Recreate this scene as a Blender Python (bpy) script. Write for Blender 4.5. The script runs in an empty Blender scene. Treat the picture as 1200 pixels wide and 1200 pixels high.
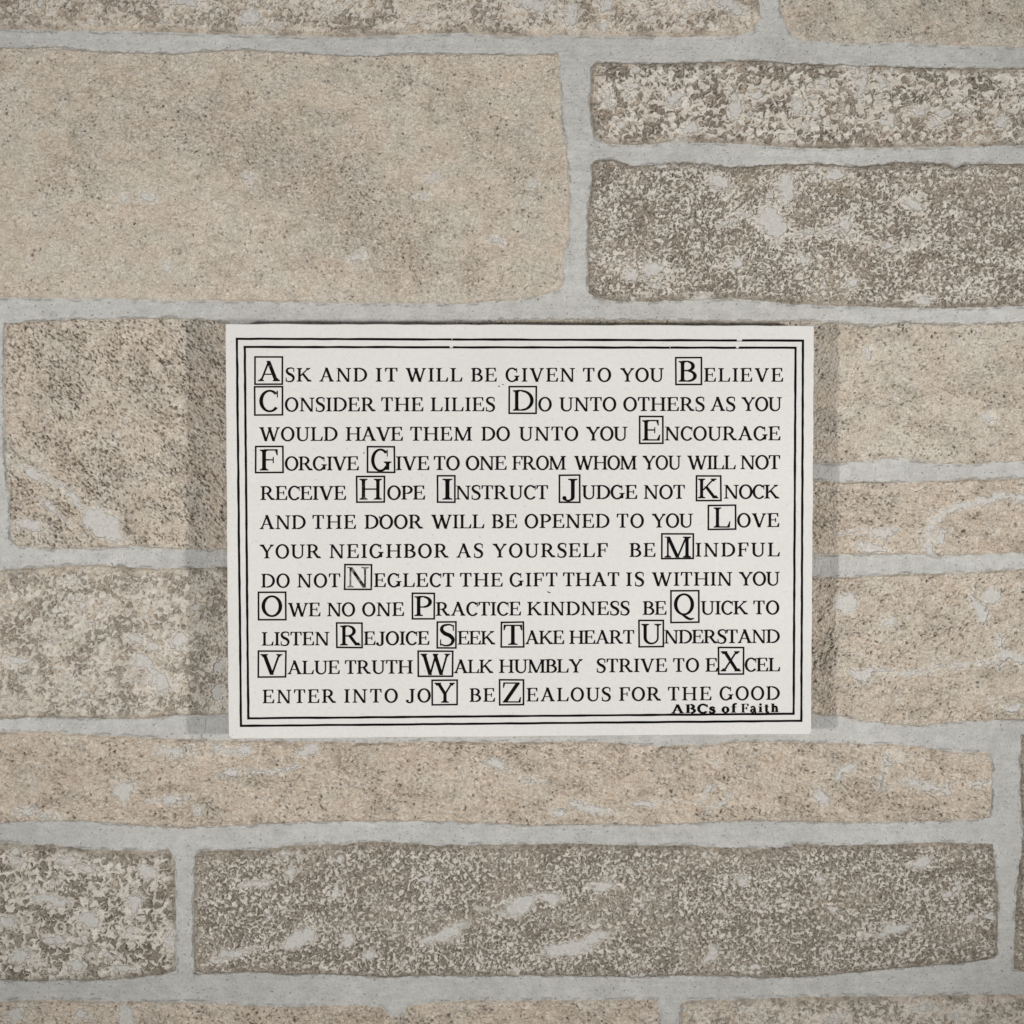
import bpy, bmesh, math, random
import numpy as np
from mathutils import Matrix, Vector

scene = bpy.context.scene
col = scene.collection
random.seed(7)

# ------------------------------------------------------------------ camera
# Plaque face is the plane y = 0, its centre the origin, X right, Z up; the wall lies behind it (+Y).
F_PX, FRAME = 1700.0, 1200.0                     # focal length in photo pixels, photo is 1200 square
YAW, PITCH, ROLL = (math.radians(a) for a in (-2.33848719, 2.10156155, -0.0262669))
TX, TY, TZ = 0.00331116, 0.00638499, 0.46988268
SLAB_W, SLAB_H = 0.190, 0.1336

def rot():
    cy, sy, cp, sp, cr, sr = math.cos(YAW), math.sin(YAW), math.cos(PITCH), math.sin(PITCH), math.cos(ROLL), math.sin(ROLL)
    Ry = np.array([[cy, 0, sy], [0, 1, 0], [-sy, 0, cy]])
    Rx = np.array([[1, 0, 0], [0, cp, -sp], [0, sp, cp]])
    Rz = np.array([[cr, -sr, 0], [sr, cr, 0], [0, 0, 1]])
    return Rz @ Rx @ Ry
RC = rot()                                       # rows: camera right, down, forward in (x, down, away)
CAM = -RC.T @ np.array([TX, TY, TZ])
def w3(v): return (v[0], v[2], -v[1])            # (x, down, away) -> world X, Y, Z

cam_d = bpy.data.cameras.new('camera'); cam = bpy.data.objects.new('camera', cam_d); col.objects.link(cam)
cam_d.sensor_width = 36.0; cam_d.lens = 36.0 * F_PX / FRAME
cam_d.clip_start = 0.01; cam_d.clip_end = 20
r_, u_, b_ = Vector(w3(RC[0])), -Vector(w3(RC[1])), -Vector(w3(RC[2]))
m = Matrix((r_, u_, b_)).transposed().to_4x4(); m.translation = Vector(w3(CAM)); cam.matrix_world = m
scene.camera = cam

def at(px, py, depth=0.0):
    """photo pixel -> (X, Z) in metres on the plane y = depth (arrays allowed)"""
    px = np.asarray(px, float); py = np.asarray(py, float)
    d = np.stack([(px - 600) / F_PX, (py - 600) / F_PX, np.ones_like(px)], -1) @ RC
    k = (depth - CAM[2]) / d[..., 2]
    return CAM[0] + d[..., 0] * k, -(CAM[1] + d[..., 1] * k)

# ------------------------------------------------------------------ light
world = bpy.data.worlds.new('World'); scene.world = world; world.use_nodes = True
bg = world.node_tree.nodes['Background']
bg.inputs[0].default_value = (0.97, 0.99, 1.0, 1); bg.inputs[1].default_value = 0.145

def lamp(name, loc, watts, radius, cone, target, color=(1, 0.985, 0.96)):
    d = bpy.data.lights.new(name, 'SPOT'); d.shadow_soft_size = radius; d.energy = watts; d.color = color
    d.spot_size = math.radians(cone); d.spot_blend = 1.0
    o = bpy.data.objects.new(name, d); col.objects.link(o); o.location = loc
    o.rotation_euler = (Vector(target) - Vector(loc)).to_track_quat('-Z', 'Y').to_euler()
    return o
lamp('studio_lamp', (-0.44, -0.60, -0.03), 12.0, 0.018, 57, (0.0, 0, 0.03))
lamp('studio_lamp', (0.475, -0.50, -0.03), 11.2, 0.018, 60, (-0.02, 0, 0.03))

vs = scene.view_settings
scene.display_settings.display_device = 'sRGB'
vs.view_transform = 'Standard'; vs.look = 'None'; vs.exposure = 0.0; vs.gamma = 1.0; vs.use_curve_mapping = False

# ------------------------------------------------------------------ helpers
def tag(o, label=None, category=None, kind=None, group=None):
    for k, v in (('label', label), ('category', category), ('kind', kind), ('group', group)):
        if v: o[k] = v
    return o
def empty(name, loc=(0, 0, 0)):
    o = bpy.data.objects.new(name, None); col.objects.link(o); o.location = loc; o.empty_display_size = 0.02
    return o
def link(name, me, mat, parent=None):
    o = bpy.data.objects.new(name, me); col.objects.link(o)
    if mat: me.materials.append(mat)
    if parent: o.parent = parent
    return o

class NT:
    def __init__(s, name):
        s.m = bpy.data.materials.new(name); s.m.use_nodes = True; s.t = s.m.node_tree
        s.b = s.t.nodes['Principled BSDF']
    def n(s, typ, **kw):
        x = s.t.nodes.new(typ)
        for k, v in kw.items():
            if k in x.inputs: x.inputs[k].default_value = v
            else: setattr(x, k, v)
        return x
    def l(s, a, b): s.t.links.new(a, b)
    def noise(s, scale, detail=3, rough=0.6, vec=None):
        x = s.n('ShaderNodeTexNoise'); x.inputs['Scale'].default_value = scale
        x.inputs['Detail'].default_value = detail; x.inputs['Roughness'].default_value = rough
        if vec is None:
            if not hasattr(s, 'tc'): s.tc = s.n('ShaderNodeTexCoord').outputs['Object']
            vec = s.tc
        s.l(vec, x.inputs['Vector']); return x.outputs['Fac']
    def remap(s, v, a, b, c=0.0, d=1.0):
        x = s.n('ShaderNodeMapRange'); x.interpolation_type = 'SMOOTHSTEP'
        for i, q in zip((1, 2, 3, 4), (a, b, c, d)): x.inputs[i].default_value = q
        s.l(v, x.inputs[0]); return x.outputs[0]
    def mix(s, fac, a, b, mode='MIX'):
        x = s.n('ShaderNodeMix', data_type='RGBA', blend_type=mode)
        for sock, v in ((x.inputs[0], fac), (x.inputs[6], a), (x.inputs[7], b)):
            if isinstance(v, (int, float)): sock.default_value = v
            elif isinstance(v, tuple): sock.default_value = (*v, 1)
            else: s.l(v, sock)
        return x.outputs[2]
    def math(s, op, a, b):
        x = s.n('ShaderNodeMath', operation=op)
        for i, v in enumerate((a, b)):
            if isinstance(v, (int, float)): x.inputs[i].default_value = v
            else: s.l(v, x.inputs[i])
        return x.outputs[0]
    def bump(s, h, dist, strength=1.0):
        x = s.n('ShaderNodeBump'); x.inputs['Distance'].default_value = dist; x.inputs['Strength'].default_value = strength
        s.l(h, x.inputs['Height']); s.l(x.outputs[0], s.b.inputs['Normal'])
    def attr(s, name):
        x = s.n('ShaderNodeAttribute'); x.attribute_name = name
        y = s.n('ShaderNodeSeparateColor'); s.l(x.outputs['Color'], y.inputs[0])
        return y.outputs[0], y.outputs[1], y.outputs[2], x.outputs['Alpha']

# ------------------------------------------------------------------ materials
def stone_material():
    k = NT('weathered_stone')
    dark, cream, smear, hue = k.attr('wear')
    fine = k.noise(900, 3, 0.65); mid = k.noise(210, 3, 0.6); grit = k.noise(2600, 2, 0.6)
    warm = k.mix(k.remap(mid, 0.3, 0.7), (0.615, 0.506, 0.400), (0.680, 0.574, 0.466))
    cool = k.mix(k.remap(mid, 0.3, 0.7), (0.590, 0.540, 0.452), (0.660, 0.606, 0.516))
    base = k.mix(hue, cool, warm)
    brown = k.mix(k.remap(fine, 0.3, 0.7), (0.185, 0.153, 0.120), (0.285, 0.244, 0.198))
    c = k.mix(dark, base, brown)
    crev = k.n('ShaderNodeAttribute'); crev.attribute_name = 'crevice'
    c = k.mix(cream, c, k.mix(k.remap(mid, 0.35, 0.65), (0.680, 0.625, 0.545), (0.790, 0.740, 0.665)))  # cream wash, made paler to carry relief highlights in the colour
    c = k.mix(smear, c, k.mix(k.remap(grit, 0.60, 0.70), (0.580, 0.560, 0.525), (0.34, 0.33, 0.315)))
    c = k.mix(crev.outputs['Fac'], c, (0.085, 0.066, 0.048))  # dirt in the pits, darkened further as painted relief shade
    v = k.math('MULTIPLY', k.remap(fine, 0.25, 0.75, 0.86, 1.12), k.remap(grit, 0.25, 0.75, 0.88, 1.10))
    c = k.mix(1.0, c, v, 'MULTIPLY')
    k.l(c, k.b.inputs['Base Color'])
    k.b.inputs['Roughness'].default_value = 0.88; k.b.inputs['Specular IOR Level'].default_value = 0.25
    rough = k.math('MULTIPLY', k.math('ADD', fine, grit), k.remap(smear, 0, 1, 1.0, 0.25))
    k.bump(rough, 0.00042, 1.0)
    return k.m
def mortar_material():
    k = NT('grey_mortar')
    fine = k.noise(1500, 3, 0.7); low = k.noise(30, 4, 0.6); spk = k.noise(1250, 1, 0.5); mid = k.noise(260, 4, 0.65); big = k.noise(520, 2, 0.6)
    mp = k.n('ShaderNodeMapping'); mp.inputs['Scale'].default_value = (0.12, 1, 1); k.l(k.tc, mp.inputs[0])
    tool = k.noise(900, 3, 0.6, mp.outputs[0])
    c = k.mix(k.remap(low, 0.3, 0.7), (0.486, 0.478, 0.457), (0.556, 0.547, 0.525))
    c = k.mix(1.0, c, k.remap(mid, 0.25, 0.75, 0.90, 1.08), 'MULTIPLY')
    c = k.mix(1.0, c, k.remap(fine, 0.25, 0.75, 0.90, 1.09), 'MULTIPLY')
    c = k.mix(1.0, c, k.remap(tool, 0.25, 0.75, 0.95, 1.04), 'MULTIPLY')
    c = k.mix(k.remap(spk, 0.67, 0.74, 0, 0.75), c, (0.16, 0.152, 0.14))
    c = k.mix(k.remap(big, 0.66, 0.78, 0, 0.5), c, (0.62, 0.61, 0.59))
    d, cr, sm, hu = k.attr('wear')
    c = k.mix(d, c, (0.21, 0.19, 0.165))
    k.l(c, k.b.inputs['Base Color'])
    k.b.inputs['Roughness'].default_value = 0.9; k.b.inputs['Specular IOR Level'].default_value = 0.2
    k.bump(k.math('ADD', k.math('ADD', fine, mid), k.math('MULTIPLY', tool, 0.7)), 0.00022, 1.0)
    return k.m
def slab_material():
    k = NT('off_white_cast_stone')
    fine = k.noise(1400, 3, 0.65); low = k.noise(25, 3, 0.5); spk = k.noise(1500, 0, 0.5)
    c = k.mix(k.remap(low, 0.3, 0.7), (0.722, 0.705, 0.680), (0.748, 0.730, 0.705))
    c = k.mix(1.0, c, k.remap(fine, 0.25, 0.75, 0.965, 1.03), 'MULTIPLY')
    c = k.mix(1.0, c, k.remap(k.noise(620, 2, 0.6), 0.28, 0.72, 0.975, 1.02), 'MULTIPLY')
    c = k.mix(k.remap(spk, 0.77, 0.82, 0, 0.5), c, (0.30, 0.27, 0.24))
    k.l(c, k.b.inputs['Base Color'])
    k.b.inputs['Roughness'].default_value = 0.8; k.b.inputs['Specular IOR Level'].default_value = 0.25
    k.bump(fine, 0.00008, 1.0)
    return k.m
def ink_material(name, wear):
    k = NT(name)
    n1 = k.noise(700, 3, 0.6); n2 = k.noise(170, 2, 0.5)
    f = k.remap(k.math('ADD', n1, k.math('MULTIPLY', n2, 0.8)), 1.17 - 0.37 * wear, 1.42 - 0.40 * wear, 0, 0.25 + 0.45 * wear)
    k.l(k.mix(f, (0.005, 0.0048, 0.0048), (0.30, 0.285, 0.27)), k.b.inputs['Base Color'])
    k.b.inputs['Roughness'].default_value = 0.9; k.b.inputs['Specular IOR Level'].default_value = 0.06
    return k.m
M_STONE, M_MORTAR, M_SLAB = stone_material(), mortar_material(), slab_material()
M_INK, M_INK_WORN, M_INK_FADED = ink_material('black_ink', 0.0), ink_material('worn_black_ink', 0.45), ink_material('faded_black_ink', 1.0)

# ------------------------------------------------------------------ the wall: one relief grid, cut into stone face and mortar
DEPTH = 0.0135                                   # plaque face to mean stone face
rng = np.random.default_rng(11)
PERM = [rng.permutation(256) for _ in range(8)]
ANG = rng.random(256) * 2 * np.pi
GX, GY = np.cos(ANG).astype(np.float32), np.sin(ANG).astype(np.float32)

def perlin(x, y, seed=0):
    p = PERM[seed % 8]; off = seed * 17.31
    x = x + off; y = y - off * 0.7
    xi = np.floor(x).astype(np.int64); yi = np.floor(y).astype(np.int64)
    fx = (x - xi).astype(np.float32); fy = (y - yi).astype(np.float32)
    u = fx * fx * fx * (fx * (fx * 6 - 15) + 10); v = fy * fy * fy * (fy * (fy * 6 - 15) + 10)
    def g(ix, iy, dx, dy):
        h = p[(p[ix & 255] + iy) & 255]
        return GX[h] * dx + GY[h] * dy
    a = g(xi, yi, fx, fy); b = g(xi + 1, yi, fx - 1, fy); c = g(xi, yi + 1, fx, fy - 1); d = g(xi + 1, yi + 1, fx - 1, fy - 1)
    return 1.5 * ((a + u * (b - a)) * (1 - v) + (c + u * (d - c)) * v)
def fbm(x, y, seed=0, oct=3, gain=0.5):
    s = 0; a = 1; n = 0
    for i in range(oct):
        s = s + a * perlin(x * 2.03 ** i, y * 2.03 ** i, seed + i * 3); n += a; a *= gain
    return s / n
def sstep(a, b, x):
    t = np.clip((x - a) / (b - a), 0, 1); return t * t * (3 - 2 * t)

# coordinates in millimetres on the wall plane; fine where the photograph looks, coarser beyond
def axis(c):
    f = np.arange(-180, 180.01, 0.2); o = np.arange(181, 300, 1.0)
    return c + np.concatenate([-o[::-1], f, o])
AX, AZ = axis(-3.0), axis(6.5)
NX, NZ = len(AX), len(AZ)
X, Z = np.meshgrid(AX, AZ)                        # rows: Z, columns: X
X = X.ravel().astype(np.float32); Z = Z.ravel().astype(np.float32)
# hand-laid edges: everything is measured in wobbled coordinates
XW = X + 0.55 * fbm(X / 4.5, Z / 4.5, 1, 3) + 0.17 * perlin(X / 1.1, Z / 1.1, 5)
ZW = Z + 0.55 * fbm(X / 4.5, Z / 4.5, 2, 3) + 0.17 * perlin(X / 1.1, Z / 1.1, 6)

def mm(pts):
    a = np.array(pts, float); x, z = at(a[:, 0], a[:, 1], DEPTH)
    return np.stack([x, z], 1) * 1000
PX = 0.2764 * 1.029                               # one photo pixel on the wall, millimetres

def sdf_poly(poly, x, z):
    d = np.full(x.shape, 1e9, np.float32); inside = np.zeros(x.shape, bool)
    n = len(poly)
    for i in range(n):
        ax, az = poly[i]; bx, bz = poly[(i + 1) % n]
        ex, ez = bx - ax, bz - az; wx, wz = x - ax, z - az
        t = np.clip((wx * ex + wz * ez) / (ex * ex + ez * ez + 1e-12), 0, 1)
        d = np.minimum(d, (wx - ex * t) ** 2 + (wz - ez * t) ** 2)
        cr = ex * wz - ez * wx
        inside ^= ((az <= z) & (bz > z) & (cr > 0)) | ((bz <= z) & (az > z) & (cr < 0))
    return np.where(inside, 1, -1) * np.sqrt(d)

# outline (photo pixels), style, grain angle, hue (0 greyish .. 1 warm), seed
STONES = [
    # row above the frame and first visible row
    ([(-520,-150),(250,-150),(250,-42),(-520,-48)], 'beige', 20, .6, 101),
    ([(275,-150),(900,-150),(900,-40),(275,-42)], 'beige', 20, .6, 102),
    ([(925,-150),(1700,-150),(1700,-30),(925,-38)], 'speck', 20, .6, 103),
    ([(-120,-30),(300,-22),(880,-20),(889,0),(892,20),(884,36),(862,42),(800,43),(700,42),(660,41),(600,43),(540,38),(480,40),(400,43),(330,41),(260,40),(180,37),(100,36),(40,35),(0,33),(-120,30)], 'wash', 10, .8, 1),
    ([(912,-20),(1330,-16),(1330,57),(1200,55),(1130,54),(1060,50),(1000,50),(945,48),(929,42),(917,20),(912,0)], 'beige', 60, .35, 2),
    ([(-520,-30),(-150,-30),(-145,30),(-520,28)], 'beige', 20, .6, 104),
    ([(1352,-10),(1700,-10),(1700,60),(1352,58)], 'beige', 20, .6, 105),
    # big block and the two on its right
    ([(-150,54),(0,55),(60,54),(110,60),(200,62),(240,59),(280,57),(330,60),(400,64),(440,64),(500,62),(600,63),(655,63),(657,100),(658,140),(664,170),(668,220),(668,270),(662,300),(661,335),(652,341),(640,345),(600,352),(560,355),(480,356),(400,355),(300,353),(200,352),(100,350),(0,349),(-150,348)], 'beige', 38, .45, 3),
    ([(694,78),(700,72),(760,74),(800,73),(850,71),(880,70),(930,74),(1000,76),(1100,79),(1330,80),(1330,172),(1200,170),(1100,172),(1000,173),(960,174),(920,172),(860,168),(800,166),(740,170),(712,168),(697,160),(692,130)], 'coarse', 0, .7, 4),
    ([(693,192),(700,187),(720,186),(740,194),(800,190),(860,195),(900,193),(960,191),(1010,195),(1060,189),(1108,191),(1120,197),(1132,191),(1200,192),(1330,193),(1330,357),(1200,358),(1150,360),(1100,361),(1040,360),(960,358),(920,355),(860,350),(800,352),(740,354),(702,350),(690,344),(688,300),(689,250),(693,210)], 'speck', 0, .55, 5),
    ([(-520,52),(-180,52),(-178,348),(-520,348)], 'beige', 30, .5, 106),
    ([(1355,82),(1700,85),(1700,360),(1355,358)], 'speck', 0, .5, 107),
    # row behind the plaque
    ([(5,379),(60,375),(120,373),(200,372),(255,375),(270,380),(330,384),(480,384),(480,646),(270,645),(200,644),(150,640),(100,644),(60,644),(20,641),(12,630),(11,600),(6,540),(4,460)], 'streak', 42, .62, 6),
    ([(505,381),(540,376),(620,374),(760,374),(860,376),(953,375),(985,378),(1020,382),(1060,377),(1120,380),(1200,377),(1330,376),(1330,540),(1200,541),(1130,544),(1092,544),(1076,540),(1050,536),(1020,540),(985,543),(953,543),(760,545),(505,545)], 'beige', 12, .38, 7),
    ([(-420,380),(-14,380),(-8,460),(-8,560),(-16,640),(-420,640)], 'beige', 30, .5, 108),
    ([(505,566),(760,564),(953,562),(990,565),(1010,564),(1060,565),(1130,562),(1200,560),(1330,560),(1330,645),(1200,648),(1100,652),(1085,650),(985,650),(953,650),(505,652)], 'beige', 15, .85, 8),
    ([(580,676),(760,677),(953,677),(1000,676),(1060,672),(1100,672),(1130,671),(1200,667),(1330,664),(1330,842),(1200,844),(1150,845),(1100,849),(1080,852),(1050,850),(1010,846),(985,840),(953,838),(760,838),(580,840)], 'beige', -25, .6, 9),
    ([(-150,664),(0,668),(60,664),(110,661),(160,665),(200,666),(260,665),(400,668),(558,668),(558,842),(400,843),(260,838),(200,839),(170,843),(130,843),(60,841),(0,843),(-150,843)], 'wash', 15, .45, 10),
    ([(1355,376),(1700,376),(1700,640),(1355,640)], 'beige', 15, .6, 109),
    ([(1355,664),(1700,664),(1700,840),(1355,842)], 'beige', 15, .6, 110),
    ([(-520,664),(-178,664),(-178,842),(-520,842)], 'speck', 15, .6, 111),
    # below the plaque
    ([(-150,858),(0,858),(60,857),(100,861),(180,865),(260,868),(300,868),(400,870),(430,871),(500,869),(600,870),(690,869),(720,871),(770,875),(820,873),(880,868),(920,870),(1000,871),(1060,873),(1100,878),(1120,882),(1161,881),(1164,900),(1163,930),(1161,959),(1100,963),(1000,965),(960,964),(880,962),(800,966),(740,968),(700,967),(620,968),(560,965),(500,963),(400,963),(340,965),(300,967),(220,971),(160,968),(100,963),(40,963),(0,965),(-150,965)], 'beige', 14, .95, 12),
    ([(1197,860),(1197,880),(1196,940),(1200,980),(1193,1030),(1190,1080),(1188,1136),(1205,1140),(1700,1140),(1700,862)], 'speck', 0, .5, 13),
    ([(-150,986),(0,988),(30,990),(60,990),(100,996),(150,997),(180,998),(198,995),(205,1010),(205,1060),(207,1100),(206,1138),(198,1142),(170,1145),(120,1150),(60,1150),(0,1150),(-150,1150)], 'coarse', 20, .35, 14),
    ([(228,1002),(236,998),(260,996),(300,997),(340,991),(400,990),(440,986),(480,988),(500,991),(600,990),(680,989),(740,991),(800,991),(860,994),(910,994),(930,989),(980,991),(1040,990),(1100,987),(1165,990),(1167,1020),(1170,1060),(1169,1118),(1163,1124),(1130,1130),(1080,1133),(1000,1141),(950,1145),(900,1147),(860,1145),(800,1144),(740,1146),(650,1144),(560,1145),(520,1144),(450,1146),(400,1143),(340,1143),(290,1140),(250,1142),(228,1144),(226,1100),(227,1040)], 'speck', 5, .3, 15),
    ([(-520,858),(-178,858),(-178,1150),(-520,1150)], 'beige', 5, .3, 112),
    # bottom row
    ([(-150,1172),(0,1173),(60,1172),(130,1174),(200,1175),(260,1176),(300,1180),(350,1180),(400,1178),(445,1180),(458,1192),(470,1192),(478,1180),(500,1176),(560,1173),(640,1173),(700,1173),(740,1172),(770,1172),(773,1190),(773,1330),(-150,1330)], 'beige', 10, .85, 16),
    ([(798,1177),(806,1173),(860,1172),(900,1170),(960,1168),(1060,1168),(1120,1166),(1200,1166),(1330,1168),(1330,1330),(797,1330)], 'wash', 10, .7, 17),
    ([(-520,1174),(-178,1174),(-178,1330),(-520,1330)], 'beige', 5, .3, 113),
    ([(1355,1168),(1700,1168),(1700,1330),(1355,1330)], 'beige', 5, .3, 114),
    ([(-520,1352),(240,1352),(240,1600),(-520,1600)], 'beige', 5, .3, 115),
    ([(265,1352),(1000,1352),(1000,1600),(265,1600)], 'speck', 5, .3, 116),
    ([(1025,1352),(1700,1352),(1700,1600),(1025,1600)], 'beige', 5, .3, 117),
    ([(-520,-420),(500,-420),(500,-172),(-520,-172)], 'beige', 5, .3, 118),
    ([(525,-420),(1700,-420),(1700,-172),(525,-172)], 'beige', 5, .5, 119),
]
# mortar left on the faces: centre, half axes, tilt (photo pixels, degrees clockwise)
SMEARS = [(121,615,30,15,40),(32,616,20,7,5),(92,592,10,5,50),(210,750,12,14,0),(166,775,12,9,20),(185,797,22,10,55),(158,748,9,6,0),(258,780,8,9,0),(256,812,8,11,10),(20,775,12,5,0),
 (80,680,9,4,0),(845,215,15,9,10),(765,317,14,9,-20),(742,322,10,8,0),(905,262,14,22,-35),(922,222,10,20,10),(975,205,16,6,-10),(1070,240,12,8,0),(990,265,14,7,20),(1085,352,14,6,5),(820,352,14,5,-5),(1000,330,10,6,0),
 (612,1060,22,11,-25),(645,1053,16,8,-10),(528,1092,22,9,-28),(505,1100,16,5,-20),(664,1112,34,10,-12),(690,1102,30,8,-20),(706,1040,18,5,-5),(408,1100,13,10,20),(433,1118,8,7,0),(1047,1089,18,8,-12),(1018,1094,12,4,0),
 (832,1122,12,7,-10),(835,1112,6,7,0),(352,1100,20,11,-15),(275,1118,24,6,-15),(305,1034,16,5,-5),(288,1038,8,4,0),(340,1022,10,7,-20),(1080,1010,14,8,-20),(1110,1050,9,6,0),(870,1030,9,5,30),(960,1028,7,6,10),
 (205,880,22,6,-3),(268,878,24,5,4),(146,926,11,14,25),(200,937,22,4,-8),(232,950,5,8,0),(30,950,14,5,0),(62,957,12,4,0),(275,905,12,4,0),(358,880,14,6,-10),(655,952,9,6,0),(695,947,28,5,14),(757,942,20,4,-5),
 (990,902,18,6,-30),(962,933,6,12,-40),(1085,921,28,5,10),(1110,928,5,8,0),(1148,919,12,3,0),(1040,887,8,3,-50),(838,893,5,3,0),(583,895,14,7,5),(622,915,8,4,0),
 (1147,715,8,20,-20),(1162,700,11,10,0),(991,708,14,11,15),(1044,729,8,6,0),(1036,626,14,7,4),(1020,642,18,6,8),(1008,790,16,7,20),(1158,488,9,7,0),(1016,415,7,10,20),(1102,630,7,8,0),(1185,830,12,5,0),(1180,770,22,6,10),
 (712,115,7,13,0),(737,107,5,8,0),(788,118,12,7,-30),(863,128,10,13,-10),(935,122,9,11,0),(962,97,8,7,0),(1010,100,6,20,0),(808,152,9,8,0),(945,150,7,9,0),(1075,128,10,5,0),(1095,145,9,6,0),(1135,133,7,6,0),(1175,145,8,7,0),(1000,85,7,6,0),
 (293,22,15,10,10),(210,0,22,8,10),(322,30,8,4,0),(625,5,26,7,5),(669,18,9,15,8),(710,5,8,9,0),(812,5,10,8,0),(858,8,20,7,15),(380,14,10,5,0),
 (176,232,9,5,0),(145,232,5,4,0),(290,208,10,4,-5),(192,314,5,4,0),(418,302,9,5,-20),(505,210,8,4,-20),(580,282,9,4,0),(626,215,7,5,-40),(500,232,9,3,10),
 (80,1008,14,7,10),(100,1018,16,6,20),(60,1055,28,7,8),(105,1078,14,12,0),(158,1058,9,15,25),(172,1022,13,9,10),(200,1104,8,13,5),(90,1130,10,8,0),(25,1120,18,9,0),(65,1100,12,6,-20),(145,1135,14,5,0),(20,1010,12,6,0),(10,1080,12,7,0),
 (148,1190,10,14,0),(95,1188,9,7,0),(20,1190,12,6,0),(1080,1180,16,6,-10),(1120,1190,8,6,0),(980,1192,14,5,0),(870,1182,8,4,0)]
# hairline runs of wash: points (photo pixels), width
RUNS = [([(4,536),(45,558),(75,572),(92,585)],7),([(100,630),(70,605),(55,590)],4),([(1089,650),(1088,630),(1094,612),(1108,600),(1132,592),(1165,584),(1175,581),(1210,583)],9),
 ([(1000,785),(1040,788),(1068,790),(1092,783),(1125,779),(1160,776),(1205,772)],5),([(1168,745),(1172,770),(1166,780)],6),([(255,908),(285,900),(305,906),(330,905),(350,895)],4),
 ([(1028,925),(1034,905),(1040,888),(1052,880)],4),([(952,925),(958,938)],4),([(330,1000),(360,1003)],3),([(560,1062),(590,1070),(640,1052)],4),([(840,268),(870,250),(900,262),(915,285)],6),([(905,285),(940,274),(980,272)],5),
 ([(995,276),(1040,288),(1080,284)],4),([(255,1125),(290,1112),(310,1110)],5),([(580,900),(600,905),(640,915)],3),([(975,625),(1010,622),(1050,620)],5),([(822,940),(826,928),(840,919),(854,920),(858,929),(850,940),(836,946),(824,944)],3.2),([(1030,915),(1036,898),(1050,888),(1068,884)],3.5),([(1034,924),(1055,920),(1075,916)],3)]

N = X.size
D = np.full(N, -1e3, np.float32); ID = np.full(N, -1, np.int32)
for i, (px, *_r) in enumerate(STONES):
    poly = mm(px)
    lo, hi = poly.min(0) - 8, poly.max(0) + 8
    k = np.nonzero((X > lo[0]) & (X < hi[0]) & (Z > lo[1]) & (Z < hi[1]))[0]
    d = sdf_poly(poly, XW[k], ZW[k])
    # round the corners a touch
    better = d > D[k]
    D[k] = np.where(better, d, D[k]); ID[k] = np.where(better, i, ID[k])
H = np.zeros(N, np.float32); WEAR = np.zeros((N, 4), np.float32); CREV = np.zeros(N, np.float32)

# smears and runs as one signed field (positive inside)
SM = np.full(N, -50, np.float32); SR = np.zeros(N, np.float32)
sxw = X + 1.9 * fbm(X / 5.5, Z / 5.5, 21, 4, 0.6) + 0.3 * perlin(X / .9, Z / .9, 22) + 0.8 * fbm(X / 1.9, Z / 1.9, 25, 2)
szw = Z + 1.9 * fbm(X / 5.5, Z / 5.5, 23, 4, 0.6) + 0.3 * perlin(X / .9, Z / .9, 24) + 0.8 * fbm(X / 1.9, Z / 1.9, 26, 2)
for (cx, cy, a, b, ang) in SMEARS:
    c = mm([(cx, cy)])[0]; a *= PX * 1.0; b *= PX * 1.0; R = max(a, b) + 5
    k = np.nonzero((abs(X - c[0]) < R) & (abs(Z - c[1]) < R))[0]
    t = -math.radians(ang); dx, dz = sxw[k] - c[0], szw[k] - c[1]
    u = dx * math.cos(t) + dz * math.sin(t); v = -dx * math.sin(t) + dz * math.cos(t)
    q = np.sqrt((u / a) ** 2 + (v / b) ** 2)
    SM[k] = np.maximum(SM[k], (1 - q) * min(a, b))
for pts, w in RUNS:
    p = mm(pts); lo, hi = p.min(0) - 6, p.max(0) + 6
    k = np.nonzero((X > lo[0]) & (X < hi[0]) & (Z > lo[1]) & (Z < hi[1]))[0]
    d = np.full(k.size, 1e9, np.float32)
    for (ax, az), (bx, bz) in zip(p[:-1], p[1:]):
        ex, ez = bx - ax, bz - az; wx, wz = sxw[k] - ax, szw[k] - az
        t = np.clip((wx * ex + wz * ez) / (ex * ex + ez * ez), 0, 1)
        d = np.minimum(d, np.hypot(wx - ex * t, wz - ez * t))
    SR[k] = np.where(w * PX * 0.5 - d > SM[k], -0.14, SR[k])      # runs are thin: wash first, mortar only in patches
    SM[k] = np.maximum(SM[k], w * PX * 0.5 - d)

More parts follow.
